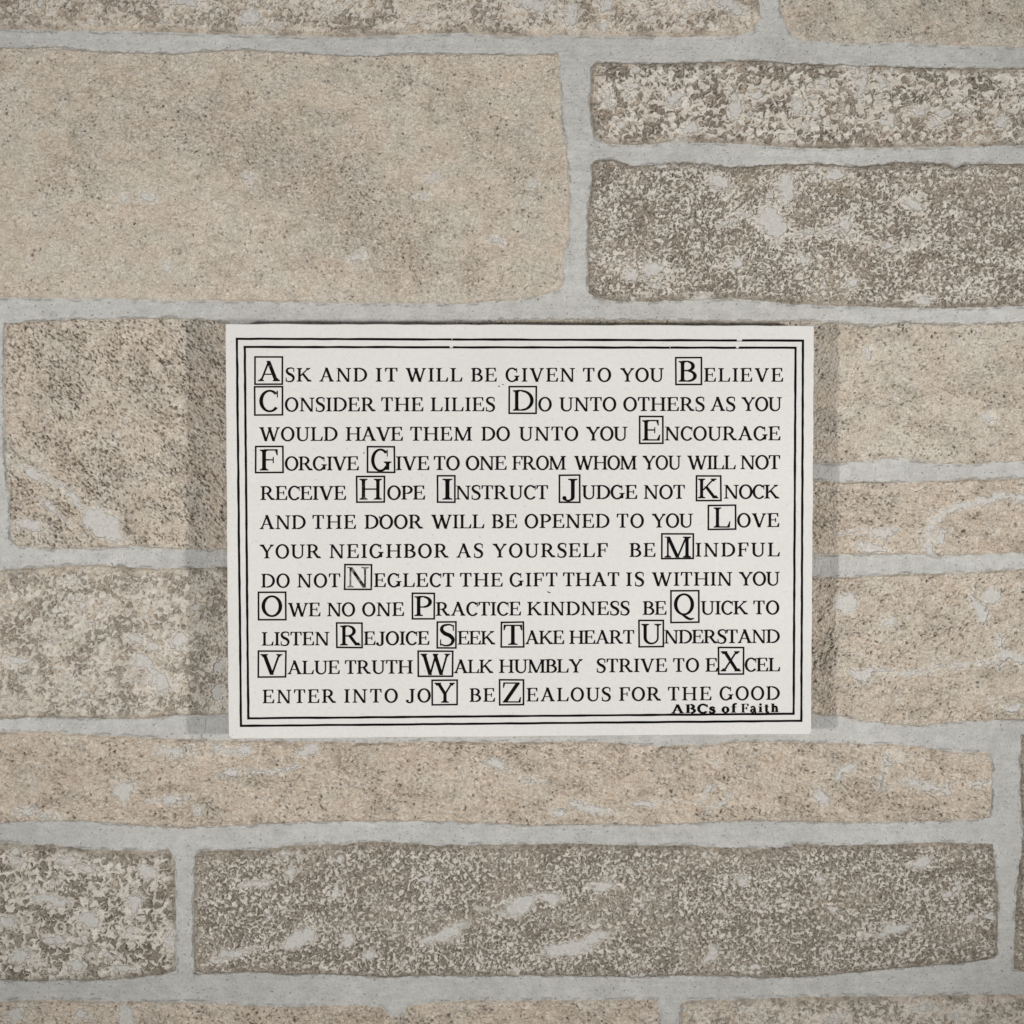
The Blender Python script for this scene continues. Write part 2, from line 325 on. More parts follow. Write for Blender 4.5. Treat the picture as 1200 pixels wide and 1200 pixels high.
# style: wavelength (mm), stretch, dark threshold, spread of the low waves, relief (mm), cream amount
for i, (px, style, ang, hue, seed) in enumerate(STONES):
    k = np.nonzero((ID == i) & (D > -0.5))[0]
    if k.size == 0: continue
    x, z, d, sm = X[k], Z[k], D[k], SM[k]
    t = math.radians(ang)
    xr = x * math.cos(t) - z * math.sin(t); zr = x * math.sin(t) + z * math.cos(t)      # grain runs down to the right for ang > 0
    low = fbm(x / 26, z / 22, seed, 2); lowb = fbm(x / 11, z / 8, seed + 1, 2); mid = fbm(xr / 5.5, zr / 3.2, seed + 2, 3)
    und = fbm(x / 14, z / 10, seed + 5, 3)
    fine = perlin(x / 0.75, z / 0.75, seed + 6)
    edge = sstep(0, 0.75, d + 0.25 * mid)
    if style in ('beige', 'streak'):
        streak = style == 'streak'
        st = 2.6 if streak else 1.7
        thr = {3: .40, 6: .14, 2: .33, 7: .30, 8: .26, 9: .27, 12: .30, 16: .26}.get(seed, .30)
        g = .62 if streak else .80
        wx = xr + 0.40 * perlin(x / 1.2, z / 1.2, seed + 3)
        wz = zr + 0.40 * perlin(x / 1.2, z / 1.2, seed + 4)
        n1 = perlin(wx / (0.95 * st * g), wz / (1.05 * g), seed + 7); n2 = perlin(wx / (0.55 * st * g), wz / (0.62 * g), seed + 8)
        n0 = fbm(xr / (2.6 * st), zr / 2.2, seed + 10, 3)
        gr = perlin(wx / (0.42 * st), wz / 0.42, seed + 16)
        q = 0.50 * n1 + 0.48 * n2 + 0.24 * n0 + 0.16 * mid + 0.12 * lowb + 0.16 * low
        pit = sstep(thr, thr + 0.22, q) * sstep(-0.50, 0.35, perlin(x / 1.7, z / 1.7, seed + 15) + 0.4 * lowb + (0.15 if streak else 0))
        crv = 0.55 * sstep(thr + 0.10, thr + 0.45, q)
        # short wandering scratches along the grain
        sc = 1 - np.abs(fbm(wx / 4.2, wz / 2.6, seed + 17, 2)) * 22
        sc = sstep(0.2, 0.8, sc) * sstep(0.02, 0.3, perlin(xr / 5, zr / 5, seed + 18)) * sstep(-.3, .1, gr)
        lowb = fbm(xr / 15, zr / 5.5, seed + 1, 3)
        # soft brown smudges, drawn out along the grain and broken up by it
        big_ = fbm(xr / 30, zr / 13, seed + 21, 3)
        veil = sstep(-0.10, 0.36, 0.9 * big_ + 0.75 * lowb + 0.55 * mid + 0.45 * n0)
        if seed == 3:                              # the big block carries a few broad smudges
            sm3 = 0
            for cx, cy, ra, rb, ang3, w3_ in ((300, 165, 170, 55, 14, 1.0), (425, 255, 110, 45, 28, .9), (560, 140, 110, 45, 30, .6), (95, 195, 45, 60, 20, .6), (480, 310, 130, 28, 8, .6), (240, 310, 120, 25, 5, .35), (610, 230, 40, 70, 10, .5), (380, 80, 120, 18, 5, .5)):
                c3 = mm([(cx, cy)])[0]; t3 = -math.radians(ang3); dx, dz = x - c3[0], z - c3[1]
                u3 = (dx * math.cos(t3) + dz * math.sin(t3)) / (ra * PX); v3 = (-dx * math.sin(t3) + dz * math.cos(t3)) / (rb * PX)
                sm3 = sm3 + w3_ * np.exp(-(u3 * u3 + v3 * v3))
            veil = sstep(0.15, 0.95, 0.62 * sm3 + 0.55 * fbm(x / 9, z / 6, seed + 24, 4, 0.6) + 0.35 * mid + 0.3 * n0 + 0.18)
        dark = 0.62 * pit + veil * ((0.50 if seed == 3 else 0.40) + (0.12 if streak else 0.0)) * (0.70 + 1.3 * (0.5 * n1 + 0.5 * n2 + 0.6 * gr)) + 0.5 * sc + 0.04
        rimf = sstep(thr - 0.32, thr - 0.12, q) * (1 - sstep(thr - 0.06, thr + 0.03, q)) * sstep(-0.1, 0.3, perlin(x / 1.1, z / 1.1, seed + 13))  # bright rings beside the pits: relief highlights put into the cream
        crm = np.maximum(rimf, 0.9 * sstep(0.14, 0.34, -0.5 * n1 - 0.45 * n2 - 0.3 * gr)) * (1 - 0.35 * veil)
        chip = {3: .26, 6: .48, 7: .38, 8: .75, 9: .75, 12: .85, 16: .7, 2: .3}.get(seed, .35)
        rf = fbm((xr if streak else x) / 8 + 0.15 * n0, (zr if streak else z) / (2.4 if streak else 4.2) + 0.15 * n0, seed + 22, 3)
        rf2 = fbm(xr / 3.6, zr / 1.7, seed + 23, 2)
        h = 0.36 * und + 0.26 * mid + chip * (1 - 2.2 * np.abs(rf)) + 0.5 * chip * (1 - 2.2 * np.abs(rf2)) - chip - 0.34 * pit - 0.24 * n1 - 0.26 * n2 - 0.18 * gr + 0.12 * fine + 0.10 * rimf - 0.22 * sc
    else:
        big = {'speck': 0.82, 'coarse': 1.4, 'wash': 1.1}[style]
        wx = x + 0.75 * big * perlin(x / (1.5 * big), z / (1.5 * big), seed + 3)
        wz = z + 0.75 * big * perlin(x / (1.5 * big), z / (1.5 * big), seed + 4)
        n1 = perlin(wx / (1.55 * big), wz / (1.35 * big), seed + 7) + 0.55 * perlin(wx / (0.8 * big), wz / (0.75 * big), seed + 8)
        ridge = 1 - np.abs(perlin(wx / (1.9 * big), wz / (1.6 * big), seed + 9)) * 5.0
        lw = {'speck': 0.07 if seed == 5 else 0.03, 'coarse': 0.12, 'wash': 0.16}[style] + (0.24 if style == 'speck' and seed != 5 else 0.36) * lowb + 0.14 * low + 0.2 * mid + (0.34 if seed == 5 else 0.18) * sstep(-2.6 if seed == 5 else -1.5, 0.3, sm)
        f = np.maximum(n1 + lw - 0.16, 0.40 * ridge + lw * 0.8 - 0.26 + 0.25 * fine)
        crm = sstep(-0.02, 0.10, f)
        crv = 0.85 * np.exp(-((f + 0.13) / 0.10) ** 2) * sstep(-0.35, 0.3, perlin(x / 1.3, z / 1.3, seed + 13) + 0.4 * fine)
        crm *= 0.25 + 0.75 * sstep(0.6, 3.0, d + 0.8 * mid)
        wsh = {'speck': 0.05, 'coarse': 0.40, 'wash': 0.85}[style]
        dk0 = 0.95 - wsh * sstep(-0.25, 0.35, lowb + 0.6 * mid) - 0.25 * sstep(0.0, 0.35, -low)
        tone = perlin(wx / (2.2 * big), wz / (1.8 * big), seed + 16)
        dark = np.clip(dk0 + 0.25 * fine - 0.28 * sstep(0.05, 0.55, tone + 0.4 * mid), 0.1, 1)
        crm = np.clip(crm * (0.95 + 0.4 * perlin(x / 0.9, z / 0.9, seed + 17) + 0.15 * tone), 0, 1)
        if style == 'wash': dark = dark * 0.78; crm = crm * 0.82; crv = crv * 0.75
        h = 0.34 * und + 0.28 * mid + 0.40 * crm - 0.24 * crv + 0.12 * fine + 0.10 * n1
    # split ledges: the face drops along irregular contour lines
    lg = fbm(xr / 17 + 0.12 * mid, zr / 8.5 + 0.12 * mid, seed + 19, 4, 0.6)
    amp = {3: .22, 12: .55, 9: .50, 8: .46, 6: .30, 7: .3, 16: .45}.get(seed, .2)
    l1, l2 = sstep(0.08, 0.125, lg), sstep(-0.16, -0.12, lg)
    h = h + amp * (l1 + 0.7 * l2)
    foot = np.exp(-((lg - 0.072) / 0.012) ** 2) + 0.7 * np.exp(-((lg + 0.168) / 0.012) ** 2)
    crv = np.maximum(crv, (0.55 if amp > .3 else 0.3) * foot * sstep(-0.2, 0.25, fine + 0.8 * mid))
    # brownish rim where the face turns into the joint
    rim = 1 - sstep(0.2, 1.3, d + 0.5 * mid)
    dark = np.clip(np.maximum(dark, 0.16 * rim * (0.6 + fine)), 0, 1)
    # mortar smears with a pale halo
    rag = 1.3 * mid + 0.45 * fine + (0.5 * n1 if style in ('speck', 'coarse', 'wash') else -0.3 * n1)
    S = sstep(-0.05, 0.22, sm * 0.8 + rag - (0.22 if style == 'speck' else 0.34 if style in ('coarse', 'wash') else 0.15))
    halo = sstep(-0.55 if style == 'speck' else -0.9, 0.05, sm * 0.9 + rag - (0.1 if style == 'speck' else 0)) * 0.9
    if style in ('speck', 'coarse', 'wash'):
        S2 = sstep(0.72, 0.86, (n1 * 0.35 + 1.1 * lowb + 0.8 * perlin(wx / 4.5, wz / 3.2, seed + 12)))
        S = np.maximum(S, S2 * 0.9)
    crm = np.maximum(crm, halo)
    S = S * sstep(-0.55, 0.05, SR[k] * 2.2 + 0.55 * mid + 0.35 * lowb + 0.25)
    h = h * (1 - 0.85 * S) + 0.12 * S + 0.10 * halo * (1 - S)
    H[k] = edge * 0.62 + h * sstep(0.0, 0.8, d) - 0.55
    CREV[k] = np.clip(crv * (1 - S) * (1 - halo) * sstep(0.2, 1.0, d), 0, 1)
    WEAR[k, 0] = dark; WEAR[k, 1] = np.clip(crm, 0, 1); WEAR[k, 2] = S
    WEAR[k, 3] = np.clip(hue + 1.2 * fbm(x / 14, z / 9, seed + 14, 3), 0, 1)

mo = D <= 0
dm = -D
tool = fbm(X / 22, Z / 2.2, 31, 2)                # trowel marks run along the joints
hm = -0.60 - 0.12 * sstep(0, 3.0, dm) + 0.10 * fbm(X / 6, Z / 6, 32, 3) + 0.12 * tool + 0.05 * perlin(X / .7, Z / .7, 33) - 0.25 * sstep(.42, .6, perlin(X / 1.1, Z / 1.1, 37))
gr = perlin(X / 5.0, Z / 5.0, 34)
hm -= 0.30 * np.exp(-((dm - 0.45) / 0.28) ** 2) * sstep(-0.35, 0.25, gr)
H[mo] = hm[mo]
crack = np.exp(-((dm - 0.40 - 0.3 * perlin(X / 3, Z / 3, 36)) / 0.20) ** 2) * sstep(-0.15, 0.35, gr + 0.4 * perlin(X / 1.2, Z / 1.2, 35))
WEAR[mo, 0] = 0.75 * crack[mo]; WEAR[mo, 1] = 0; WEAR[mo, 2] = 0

CO = np.stack([X / 1000, DEPTH - H / 1000, Z / 1000], 1).astype(np.float32)
gi = np.arange(N, dtype=np.int64).reshape(NZ, NX)
QUADS = np.stack([gi[:-1, :-1], gi[:-1, 1:], gi[1:, 1:], gi[1:, :-1]], -1).reshape(-1, 4)
QM = (mo[QUADS].sum(1) >= 2)

def grid_mesh(name, quads):
    used, inv = np.unique(quads, return_inverse=True)
    me = bpy.data.meshes.new(name); nf = len(quads)
    me.vertices.add(len(used)); me.vertices.foreach_set('co', CO[used].ravel())
    me.loops.add(nf * 4); me.loops.foreach_set('vertex_index', inv.ravel().astype(np.int32))
    me.polygons.add(nf); me.polygons.foreach_set('loop_start', np.arange(0, nf * 4, 4, dtype=np.int32))
    me.polygons.foreach_set('use_smooth', np.ones(nf, bool))
    me.update(calc_edges=True)
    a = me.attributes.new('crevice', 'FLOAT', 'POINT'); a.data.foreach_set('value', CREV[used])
    a = me.attributes.new('wear', 'FLOAT_COLOR', 'POINT'); a.data.foreach_set('color', WEAR[used].ravel())
    return me
wall = empty('stone_wall', (0, DEPTH, -0.3))
tag(wall, 'pale beige stone-faced wall with light grey mortar joints, behind the white plaque', 'wall')
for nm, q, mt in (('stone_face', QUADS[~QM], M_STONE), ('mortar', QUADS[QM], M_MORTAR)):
    o = link(nm, grid_mesh(nm, q), mt, wall); o.matrix_parent_inverse = Matrix.Translation((0, -DEPTH, 0.3))
# solid body of the wall behind the relief
bm = bmesh.new(); bmesh.ops.create_cube(bm, size=1)
for v in bm.verts: v.co = Vector((v.co.x * 0.598 - 0.003, DEPTH + 0.010 + (v.co.y + 0.5) * 0.08, v.co.z * 0.598 + 0.0065))
me = bpy.data.meshes.new('backing'); bm.to_mesh(me); bm.free()
o = link('backing', me, M_MORTAR, wall); o.matrix_parent_inverse = Matrix.Translation((0, -DEPTH, 0.3))

# ------------------------------------------------------------------ the plaque
plaque = empty('wall_plaque', (0, DEPTH, -SLAB_H / 2))
tag(plaque, 'white plaque of black serif capitals in a double border, mounted on the stone wall', 'plaque')
PINV = Matrix.Translation((0, -DEPTH, SLAB_H / 2))
def part(name, me, mat, parent=None, label=None):
    o = link(name, me, mat, parent or plaque)
    if parent is None: o.matrix_parent_inverse = PINV
    if label: o['label'] = label
    return o

def slab_mesh():
    rs = random.Random(3); pts = []; hw, hh = SLAB_W / 2, SLAB_H / 2
    def corner(cx, cz, r, a0):
        for i in range(5):
            a = math.radians(a0 + 90 * i / 4); pts.append((cx + r * math.cos(a), cz + r * math.sin(a)))
    def run(p, q, n):
        for i in range(1, n):
            t = i / n; pts.append((p[0] + (q[0] - p[0]) * t, p[1] + (q[1] - p[1]) * t))
    r = [0.0006, 0.0006, 0.0016, 0.0008]           # TR, TL, BL, BR
    corner(hw - r[0], hh - r[0], r[0], 0); run((hw - r[0], hh), (-hw + r[1], hh), 40)
    corner(-hw + r[1], hh - r[1], r[1], 90); run((-hw, hh - r[1]), (-hw, -hh + r[2]), 30)
    corner(-hw + r[2], -hh + r[2], r[2], 180); run((-hw + r[2], -hh), (hw - r[3], -hh), 40)
    corner(hw - r[3], -hh + r[3], r[3], 270); run((hw, -hh + r[3]), (hw, hh - r[0]), 30)
    pts = [(x + rs.uniform(-1, 1) * 0.00009, z + rs.uniform(-1, 1) * 0.00009) for x, z in pts]
    bm = bmesh.new()
    rings = [(0.00028, 0.0), (0.0001, 0.00006), (0.0, 0.0003), (0.0, 0.0058), (0.0006, 0.0066)]   # inset, depth
    vs_ = []
    for ins, dep in rings:
        sx, sz = (hw - ins) / hw, (hh - ins) / hh
        vs_.append([bm.verts.new((x * sx, dep, z * sz)) for x, z in pts])
    n = len(pts)
    for a, b in zip(vs_, vs_[1:]):
        for i in range(n): bm.faces.new((a[i], a[(i + 1) % n], b[(i + 1) % n], b[i]))
    bm.faces.new(vs_[0][::-1]); bm.faces.new(vs_[-1])
    bmesh.ops.recalc_face_normals(bm, faces=bm.faces)
    for f in bm.faces: f.smooth = len(f.verts) == 4
    me = bpy.data.meshes.new('slab'); bm.to_mesh(me); bm.free()
    return me
part('slab', slab_mesh(), M_SLAB)
bm = bmesh.new(); bmesh.ops.create_cube(bm, size=1)  # unseen block, added to hold the thin slab off and deepen its shadows
for v in bm.verts: v.co = Vector((v.co.x * (SLAB_W - 0.044), 0.0065 + (v.co.y + 0.5) * (DEPTH + 0.0006 - 0.0065), v.co.z * (SLAB_H - 0.044)))
bmesh.ops.bevel(bm, geom=bm.edges[:], offset=0.001, segments=2, affect='EDGES')
me = bpy.data.meshes.new('added_standoff'); bm.to_mesh(me); bm.free()
part('added_standoff', me, M_SLAB)

# ---- lettering: each glyph is a set of strips (lists of left/right point pairs), cap height 1
T, t_, SH = 0.150, 0.084, 0.068
def bar(x0, x1, y0, y1): return [((x0, y0), (x1, y0)), ((x0, y1), (x1, y1))]
def serif(x, y, hw, w, up=True):
    s = 1 if up else -1
    return [((x - hw, y), (x + hw, y)), ((x - hw, y + s * SH * .8), (x + hw, y + s * SH * .8)), ((x - w / 2 - .02, y + s * (SH + .015)), (x + w / 2 + .02, y + s * (SH + .015))), ((x - w / 2, y + s * (SH + .08)), (x + w / 2, y + s * (SH + .08)))]
def stem(x, w=None, y0=0, y1=1, bot=True, top=True, sp=.115):
    w = w or T; r = [bar(x - w / 2, x + w / 2, y0, y1)]
    if bot: r.append(serif(x, y0, w / 2 + sp, w))
    if top: r.append(serif(x, y1, w / 2 + sp, w, False))
    return r
def diag(x0, y0, x1, y1, w): return [((x0 - w / 2, y0), (x0 + w / 2, y0)), ((x1 - w / 2, y1), (x1 + w / 2, y1))]
def ring(cx, cy, rx, ry, a0=0, a1=360, T=None, t=None, n=None):
    T = T or globals()['T'] * 1.04; t = t or t_; n = n or max(6, int(abs(a1 - a0) / 12)); r = []
    for i in range(n + 1):
        a = math.radians(a0 + (a1 - a0) * i / n); c, s = math.cos(a), math.sin(a)
        r.append(((cx + rx * c, cy + ry * s), (cx + (rx - T) * c, cy + (ry - t) * s)))
    return r
def path(pts, ws):
    """smooth ribbon through pts with half-interpolated widths"""
    P = [Vector(p) for p in pts]; P = [P[0] * 2 - P[1]] + P + [P[-1] * 2 - P[-2]]; Wd = [ws[0]] + list(ws) + [ws[-1]]
    out = []; C = []; Wl = []
    for i in range(1, len(P) - 2):
        for j in range(5 if i < len(P) - 3 else 6):
            u = j / 5
            a, b, c, d = P[i - 1:i + 3]
            C.append(0.5 * ((2 * b) + (c - a) * u + (2 * a - 5 * b + 4 * c - d) * u * u + (3 * b - a - 3 * c + d) * u ** 3)); Wl.append(Wd[i] + (Wd[i + 1] - Wd[i]) * u)
    for i, p in enumerate(C):
        d = (C[min(i + 1, len(C) - 1)] - C[max(i - 1, 0)]).normalized(); nrm = Vector((-d.y, d.x)) * Wl[i] / 2
        out.append((tuple(p + nrm), tuple(p - nrm)))
    return out
def wedge(x, y0, y1, wide, tip, lean=0): return [((x - wide / 2, y0), (x + wide / 2, y0)), ((x + lean - tip / 2, y1), (x + lean + tip / 2, y1))]
hb = lambda x0, x1, y: bar(x0, x1, y, y + SH * 1.05)
S_PTS = [(.66, .93), (.60, .955), (.47, 1.0), (.22, .945), (.145, .76), (.28, .585), (.50, .475), (.64, .29), (.56, .07), (.34, -.002), (.16, .045), (.10, .08)]
S_W = [.05, .06, .065, .10, .145, .17, .175, .145, .10, .065, .06, .05]
C_TOP = wedge(.865, .66, .985, .03, .05, -.01)
E_TOP, E_BOT = wedge(.735, .95, .74, .10, .03, .045), wedge(.775, .05, .30, .13, .03, .075)
GLYPH = {
 'A': [diag(.15, 0, .525, 1.0, .085), diag(.50, 1.03, .89, 0, .175), bar(.25, .76, .32, .385), serif(.15, 0, .14, .06), serif(.89, 0, .17, .16)],
 'B': stem(.2, sp=.10) + [hb(.2, .47, .945), hb(.2, .47, .50), hb(.2, .48, 0), ring(.45, .75, .31, .25, -90, 90), ring(.47, .278, .38, .278, -90, 90)],
 'C': [ring(.52, .5, .46, .525, 42, 322), C_TOP],
 'D': stem(.2, sp=.10) + [hb(.2, .46, .945), hb(.2, .46, 0), ring(.44, .5, .56, .5, -90, 90)],
 'E': stem(.2, sp=.10) + [hb(.2, .79, .945), hb(.2, .84, 0), hb(.2, .62, .485), E_TOP, E_BOT, wedge(.61, .36, .66, .035, .035)],
 'F': stem(.2, sp=.10) + [hb(.2, .77, .945), hb(.2, .60, .475), wedge(.72, .95, .72, .10, .03, .04), wedge(.59, .35, .65, .035, .035)],
 'G': [ring(.52, .5, .46, .525, 42, 325), C_TOP] + stem(.88, y0=.05, y1=.44, bot=False, sp=.11),
 'H': stem(.2) + stem(.90) + [hb(.2, .9, .47)],
 'I': stem(.2),
 'J': stem(.40, y0=.12, bot=False, sp=.12) + [ring(.205, .14, .27, .20, 200, 360, .15, .07), ring(.04, .10, .085, .085, 0, 360, .08, .08)],
 'K': stem(.2) + [diag(.27, .40, .83, .97, .095), diag(.43, .60, .91, 0, .18), serif(.84, 1, .15, .07, False), serif(.93, 0, .15, .14)],
 'L': stem(.2) + [hb(.2, .82, 0), wedge(.76, .05, .32, .13, .03, .08)],
 'M': stem(.19, .075, top=False) + [diag(.20, 1, .67, .0, .17), diag(.66, .0, 1.10, 1, .08), bar(.04, .24, .95, 1)] + stem(1.13),
 'N': stem(.18, .075, top=False) + [diag(.18, 1, .885, -.02, .17), bar(.03, .22, .95, 1)] + stem(.905, .075, y0=0, bot=False, sp=.14),
 'O': [ring(.54, .5, .48, .525)],
 'P': stem(.2) + [hb(.2, .46, .945), hb(.2, .46, .42), ring(.44, .71, .37, .29, -90, 90)],
 'Q': [ring(.54, .5, .48, .525), path([(.40, .03), (.52, -.03), (.66, -.13), (.84, -.21), (1.02, -.17)], [.05, .09, .12, .10, .04])],
 'R': stem(.2) + [hb(.2, .46, .945), hb(.2, .48, .44), ring(.44, .72, .35, .28, -90, 90), diag(.50, .48, .86, 0, .175), serif(.90, 0, .13, .12)],
 'S': [path(S_PTS, S_W), wedge(.655, .70, .98, .03, .045), wedge(.10, .30, .0, .03, .045)],
 'T': stem(.46, top=False, sp=.13) + [hb(.06, .86, .945), wedge(.11, .96, .73, .10, .03, -.04), wedge(.81, .96, .73, .10, .03, .04)],
 'U': stem(.22, y0=.30, bot=False) + stem(.86, .075, y0=.30, bot=False, sp=.13) + [[((.5212 + .3762 * math.cos(a), .31 + .33 * math.sin(a)), (.5587 + .2637 * math.cos(a), .31 + .25 * math.sin(a))) for a in [math.pi + math.pi * i / 14 for i in range(15)]]],
 'V': [diag(.17, 1, .54, -.02, .175), diag(.535, -.02, .89, 1, .085), serif(.17, 1, .17, .16, False), serif(.89, 1, .14, .07, False)],
 'W': [diag(.15, 1, .47, -.02, .17), diag(.465, -.02, .76, .98, .085), diag(.70, 1, 1.03, -.02, .17), diag(1.025, -.02, 1.33, 1, .085), serif(.15, 1, .16, .15, False), serif(.73, 1, .13, .16, False), serif(1.33, 1, .13, .07, False)],
 'X': [diag(.22, 1, .88, 0, .185), diag(.18, 0, .85, 1, .09), serif(.2, 1, .16, .16, False), serif(.86, 1, .14, .08, False), serif(.17, 0, .14, .08), serif(.90, 0, .16, .16)],
 'Y': [diag(.18, 1, .53, .44, .175), diag(.54, .44, .89, 1, .09), serif(.17, 1, .16, .16, False), serif(.89, 1, .13, .08, False)] + stem(.53, y1=.50, top=False),
 'Z': [hb(.10, .80, .945), hb(.07, .84, 0), diag(.16, .02, .74, .98, .18), wedge(.13, .96, .74, .08, .03, -.03), wedge(.80, .04, .28, .10, .03, .05)],
 'o': [ring(.36, .34, .33, .36, T=.19, t=.07)],
 'f': [bar(.14, .32, 0, .8), serif(.23, 0, .2, .18), bar(.02, .48, .62, .68), path([(.23, .74), (.26, .93), (.40, 1.02), (.52, .98)], [.18, .15, .09, .10])],
 'a': [bar(.42, .60, .06, .5), path([(.10, .52), (.22, .66), (.40, .66), (.51, .5)], [.10, .08, .09, .17]), ring(.28, .19, .24, .20, 0, 360, .14, .06), path([(.52, .12), (.58, .02), (.70, .05)], [.14, .08, .04])],
 'i': [bar(.12, .30, 0, .68), serif(.21, 0, .21, .18), bar(.02, .2, .62, .68), ring(.21, .90, .10, .10, 0, 360, .09, .09)],
 't': [bar(.14, .32, .12, .9), bar(.02, .46, .62, .68), path([(.23, .16), (.27, .03), (.40, .0), (.50, .08)], [.18, .13, .07, .04])],
 'h': [bar(.10, .28, 0, 1), serif(.19, 0, .19, .18), bar(.0, .2, .95, 1), path([(.24, .5), (.36, .65), (.54, .64), (.61, .46)], [.06, .08, .12, .18]), bar(.52, .70, 0, .46), serif(.61, 0, .18, .18)],
 's': [path([(.46, .56), (.36, .655), (.18, .62), (.13, .48), (.26, .37), (.42, .27), (.46, .12), (.32, .0), (.14, .02), (.06, .08)], [.05, .06, .09, .13, .16, .16, .13, .07, .06, .05]), wedge(.45, .46, .66, .03, .06), wedge(.08, .22, .0, .03, .06)],
}
def extent(ch):
    xs = [p[0] for s in GLYPH[ch] for pr in s for p in pr]; return min(xs), max(xs)

class Ink:
    """collects strips in photo pixels on the plaque face; each strip lies a hair above the one before"""
    def __init__(s, fat=0.0): s.v, s.f, s.k, s.fat = [], [], 0, fat
    def strip(s, pairs):
        s.k += 1; y = -0.000035 - 0.0000012 * (s.k % 60)
        b = len(s.v)
        for L, R in pairs:
            w = math.hypot(R[0] - L[0], R[1] - L[1])
            if s.fat and w > 1e-6:
                ux, uy = (R[0] - L[0]) / w * s.fat / 2, (R[1] - L[1]) / w * s.fat / 2
                L, R = (L[0] - ux, L[1] - uy), (R[0] + ux, R[1] + uy)
            for p in (L, R):
                x, z = at(p[0], p[1]); s.v.append((float(x), y, float(z)))
        for i in range(len(pairs) - 1): s.f.append((b + 2 * i, b + 2 * i + 1, b + 2 * i + 3, b + 2 * i + 2))
    def glyph(s, ch, x, base, cap, sx=1.0, slope=0.0, fat=0.0):
        for st in GLYPH[ch]:
            pr = []
            for L, R in st:
                pr.append(tuple((x + p[0] * cap * sx, base - p[1] * cap + slope * p[0] * cap) for p in (L, R)))
            s.strip(pr)
    def word(s, text, x0, x1, base, cap):
        ex = [extent(c) for c in text]; n = len(text)
        wsum = sum(b - a for a, b in ex) * cap; sx = 1.0
        if n == 1: sx = (x1 - x0) / wsum; gap = 0
        else:
            gap = ((x1 - x0) - wsum) / (n - 1)
            lo, hi = 0.02 * cap, 0.26 * cap
            if gap < lo or gap > hi:
                gap = min(max(gap, lo), hi); sx = ((x1 - x0) - gap * (n - 1)) / wsum
        x = x0
        for c, (a, b) in zip(text, ex):
            bb = base(x) if callable(base) else base
            s.glyph(c, x - a * cap * sx, bb, cap, sx); x += (b - a) * cap * sx + gap
    def frame(s, c, w):
        """c: four corners (TL, TR, BR, BL); mitred outline of width w"""
        cx = sum(p[0] for p in c) / 4; cy = sum(p[1] for p in c) / 4
        o = [(p[0] + math.copysign(w / 2, p[0] - cx), p[1] + math.copysign(w / 2, p[1] - cy)) for p in c]
        i = [(p[0] - math.copysign(w / 2, p[0] - cx), p[1] - math.copysign(w / 2, p[1] - cy)) for p in c]
        for a in range(4):
            b = (a + 1) % 4; s.strip([(o[a], i[a]), (o[b], i[b])])
    def mesh(s, name):
        me = bpy.data.meshes.new(name); me.from_pydata(s.v, [], s.f); me.update()
        bm = bmesh.new(); bm.from_mesh(me)
        for f in bm.faces:
            f.normal_update()
            if f.normal.y > 0: f.normal_flip()
        bm.to_mesh(me); bm.free(); return me

# double border; rs = places where the line is chipped away (x ranges along the top side)
def border(c, w, gaps):
    k = Ink(); rs = random.Random(int(c[0][0]))
    cx, cy = 610, 620
    q = [(p[0] + math.copysign(w / 2, p[0] - cx), p[1] + math.copysign(w / 2, p[1] - cy)) for p in c]
    i = [(p[0] - math.copysign(w / 2, p[0] - cx), p[1] - math.copysign(w / 2, p[1] - cy)) for p in c]
    for a in range(4):
        b = (a + 1) % 4; n = 46; run = []
        for j in range(n + 1):
            t = j / n
            P = (q[a][0] + (q[b][0] - q[a][0]) * t, q[a][1] + (q[b][1] - q[a][1]) * t); Q = (i[a][0] + (i[b][0] - i[a][0]) * t, i[a][1] + (i[b][1] - i[a][1]) * t)
            if 0 < j < n:
                e1, e2 = rs.uniform(-.22, .22), rs.uniform(-.22, .22)
                if a % 2 == 0: P = (P[0], P[1] + e1); Q = (Q[0], Q[1] + e2)
                else: P = (P[0] + e1, P[1]); Q = (Q[0] + e2, Q[1])
            run.append((P, Q))
        segs = [(run[0][0][0], run[-1][0][0])]
        if a == 0 and gaps:
            edges = [run[0][0][0]] + [v for g in gaps for v in g] + [run[-1][0][0]]
            yo = lambda x, which: (q if which == 0 else i)[0][1] + ((q if which == 0 else i)[1][1] - (q if which == 0 else i)[0][1]) * (x - q[0][0]) / (q[1][0] - q[0][0])
            for x0, x1 in zip(edges[::2], edges[1::2]):
                pr = [((x0, yo(x0, 0)), (x0 if x0 != edges[0] else i[0][0], yo(x0, 1)))]
                pr += [r for r in run[1:-1] if x0 + 1 < r[0][0] < x1 - 1]
                pr.append(((x1, yo(x1, 0)), (x1 if x1 != edges[-1] else i[1][0], yo(x1, 1))))
                k.strip(pr)
            for x0, x1 in gaps:                    # half rubbed away, a thin edge of the line is left
                k.strip([((x, yo(x, 0) * .38 + yo(x, 1) * .62), (x, yo(x, 0) * .1 + yo(x, 1) * .9)) for x in (x0 - .2, (x0 + x1) / 2, x1 + .2)])
        else: k.strip(run)
    return k
part('border_line', border([(277.6, 397), (941, 399.2), (939, 844.7), (282.4, 850.6)], 2.7, [(529.4, 530.2), (863.5, 869.5)]).mesh('border_line'), M_INK, label='outer of the two black border lines')
part('border_line', border([(286.8, 406.6), (932.3, 407.6), (930, 836.4), (291, 841.8)], 2.7, [(527, 531), (785, 785.6), (862.5, 865.8)]).mesh('border_line'), M_INK, label='inner of the two black border lines')

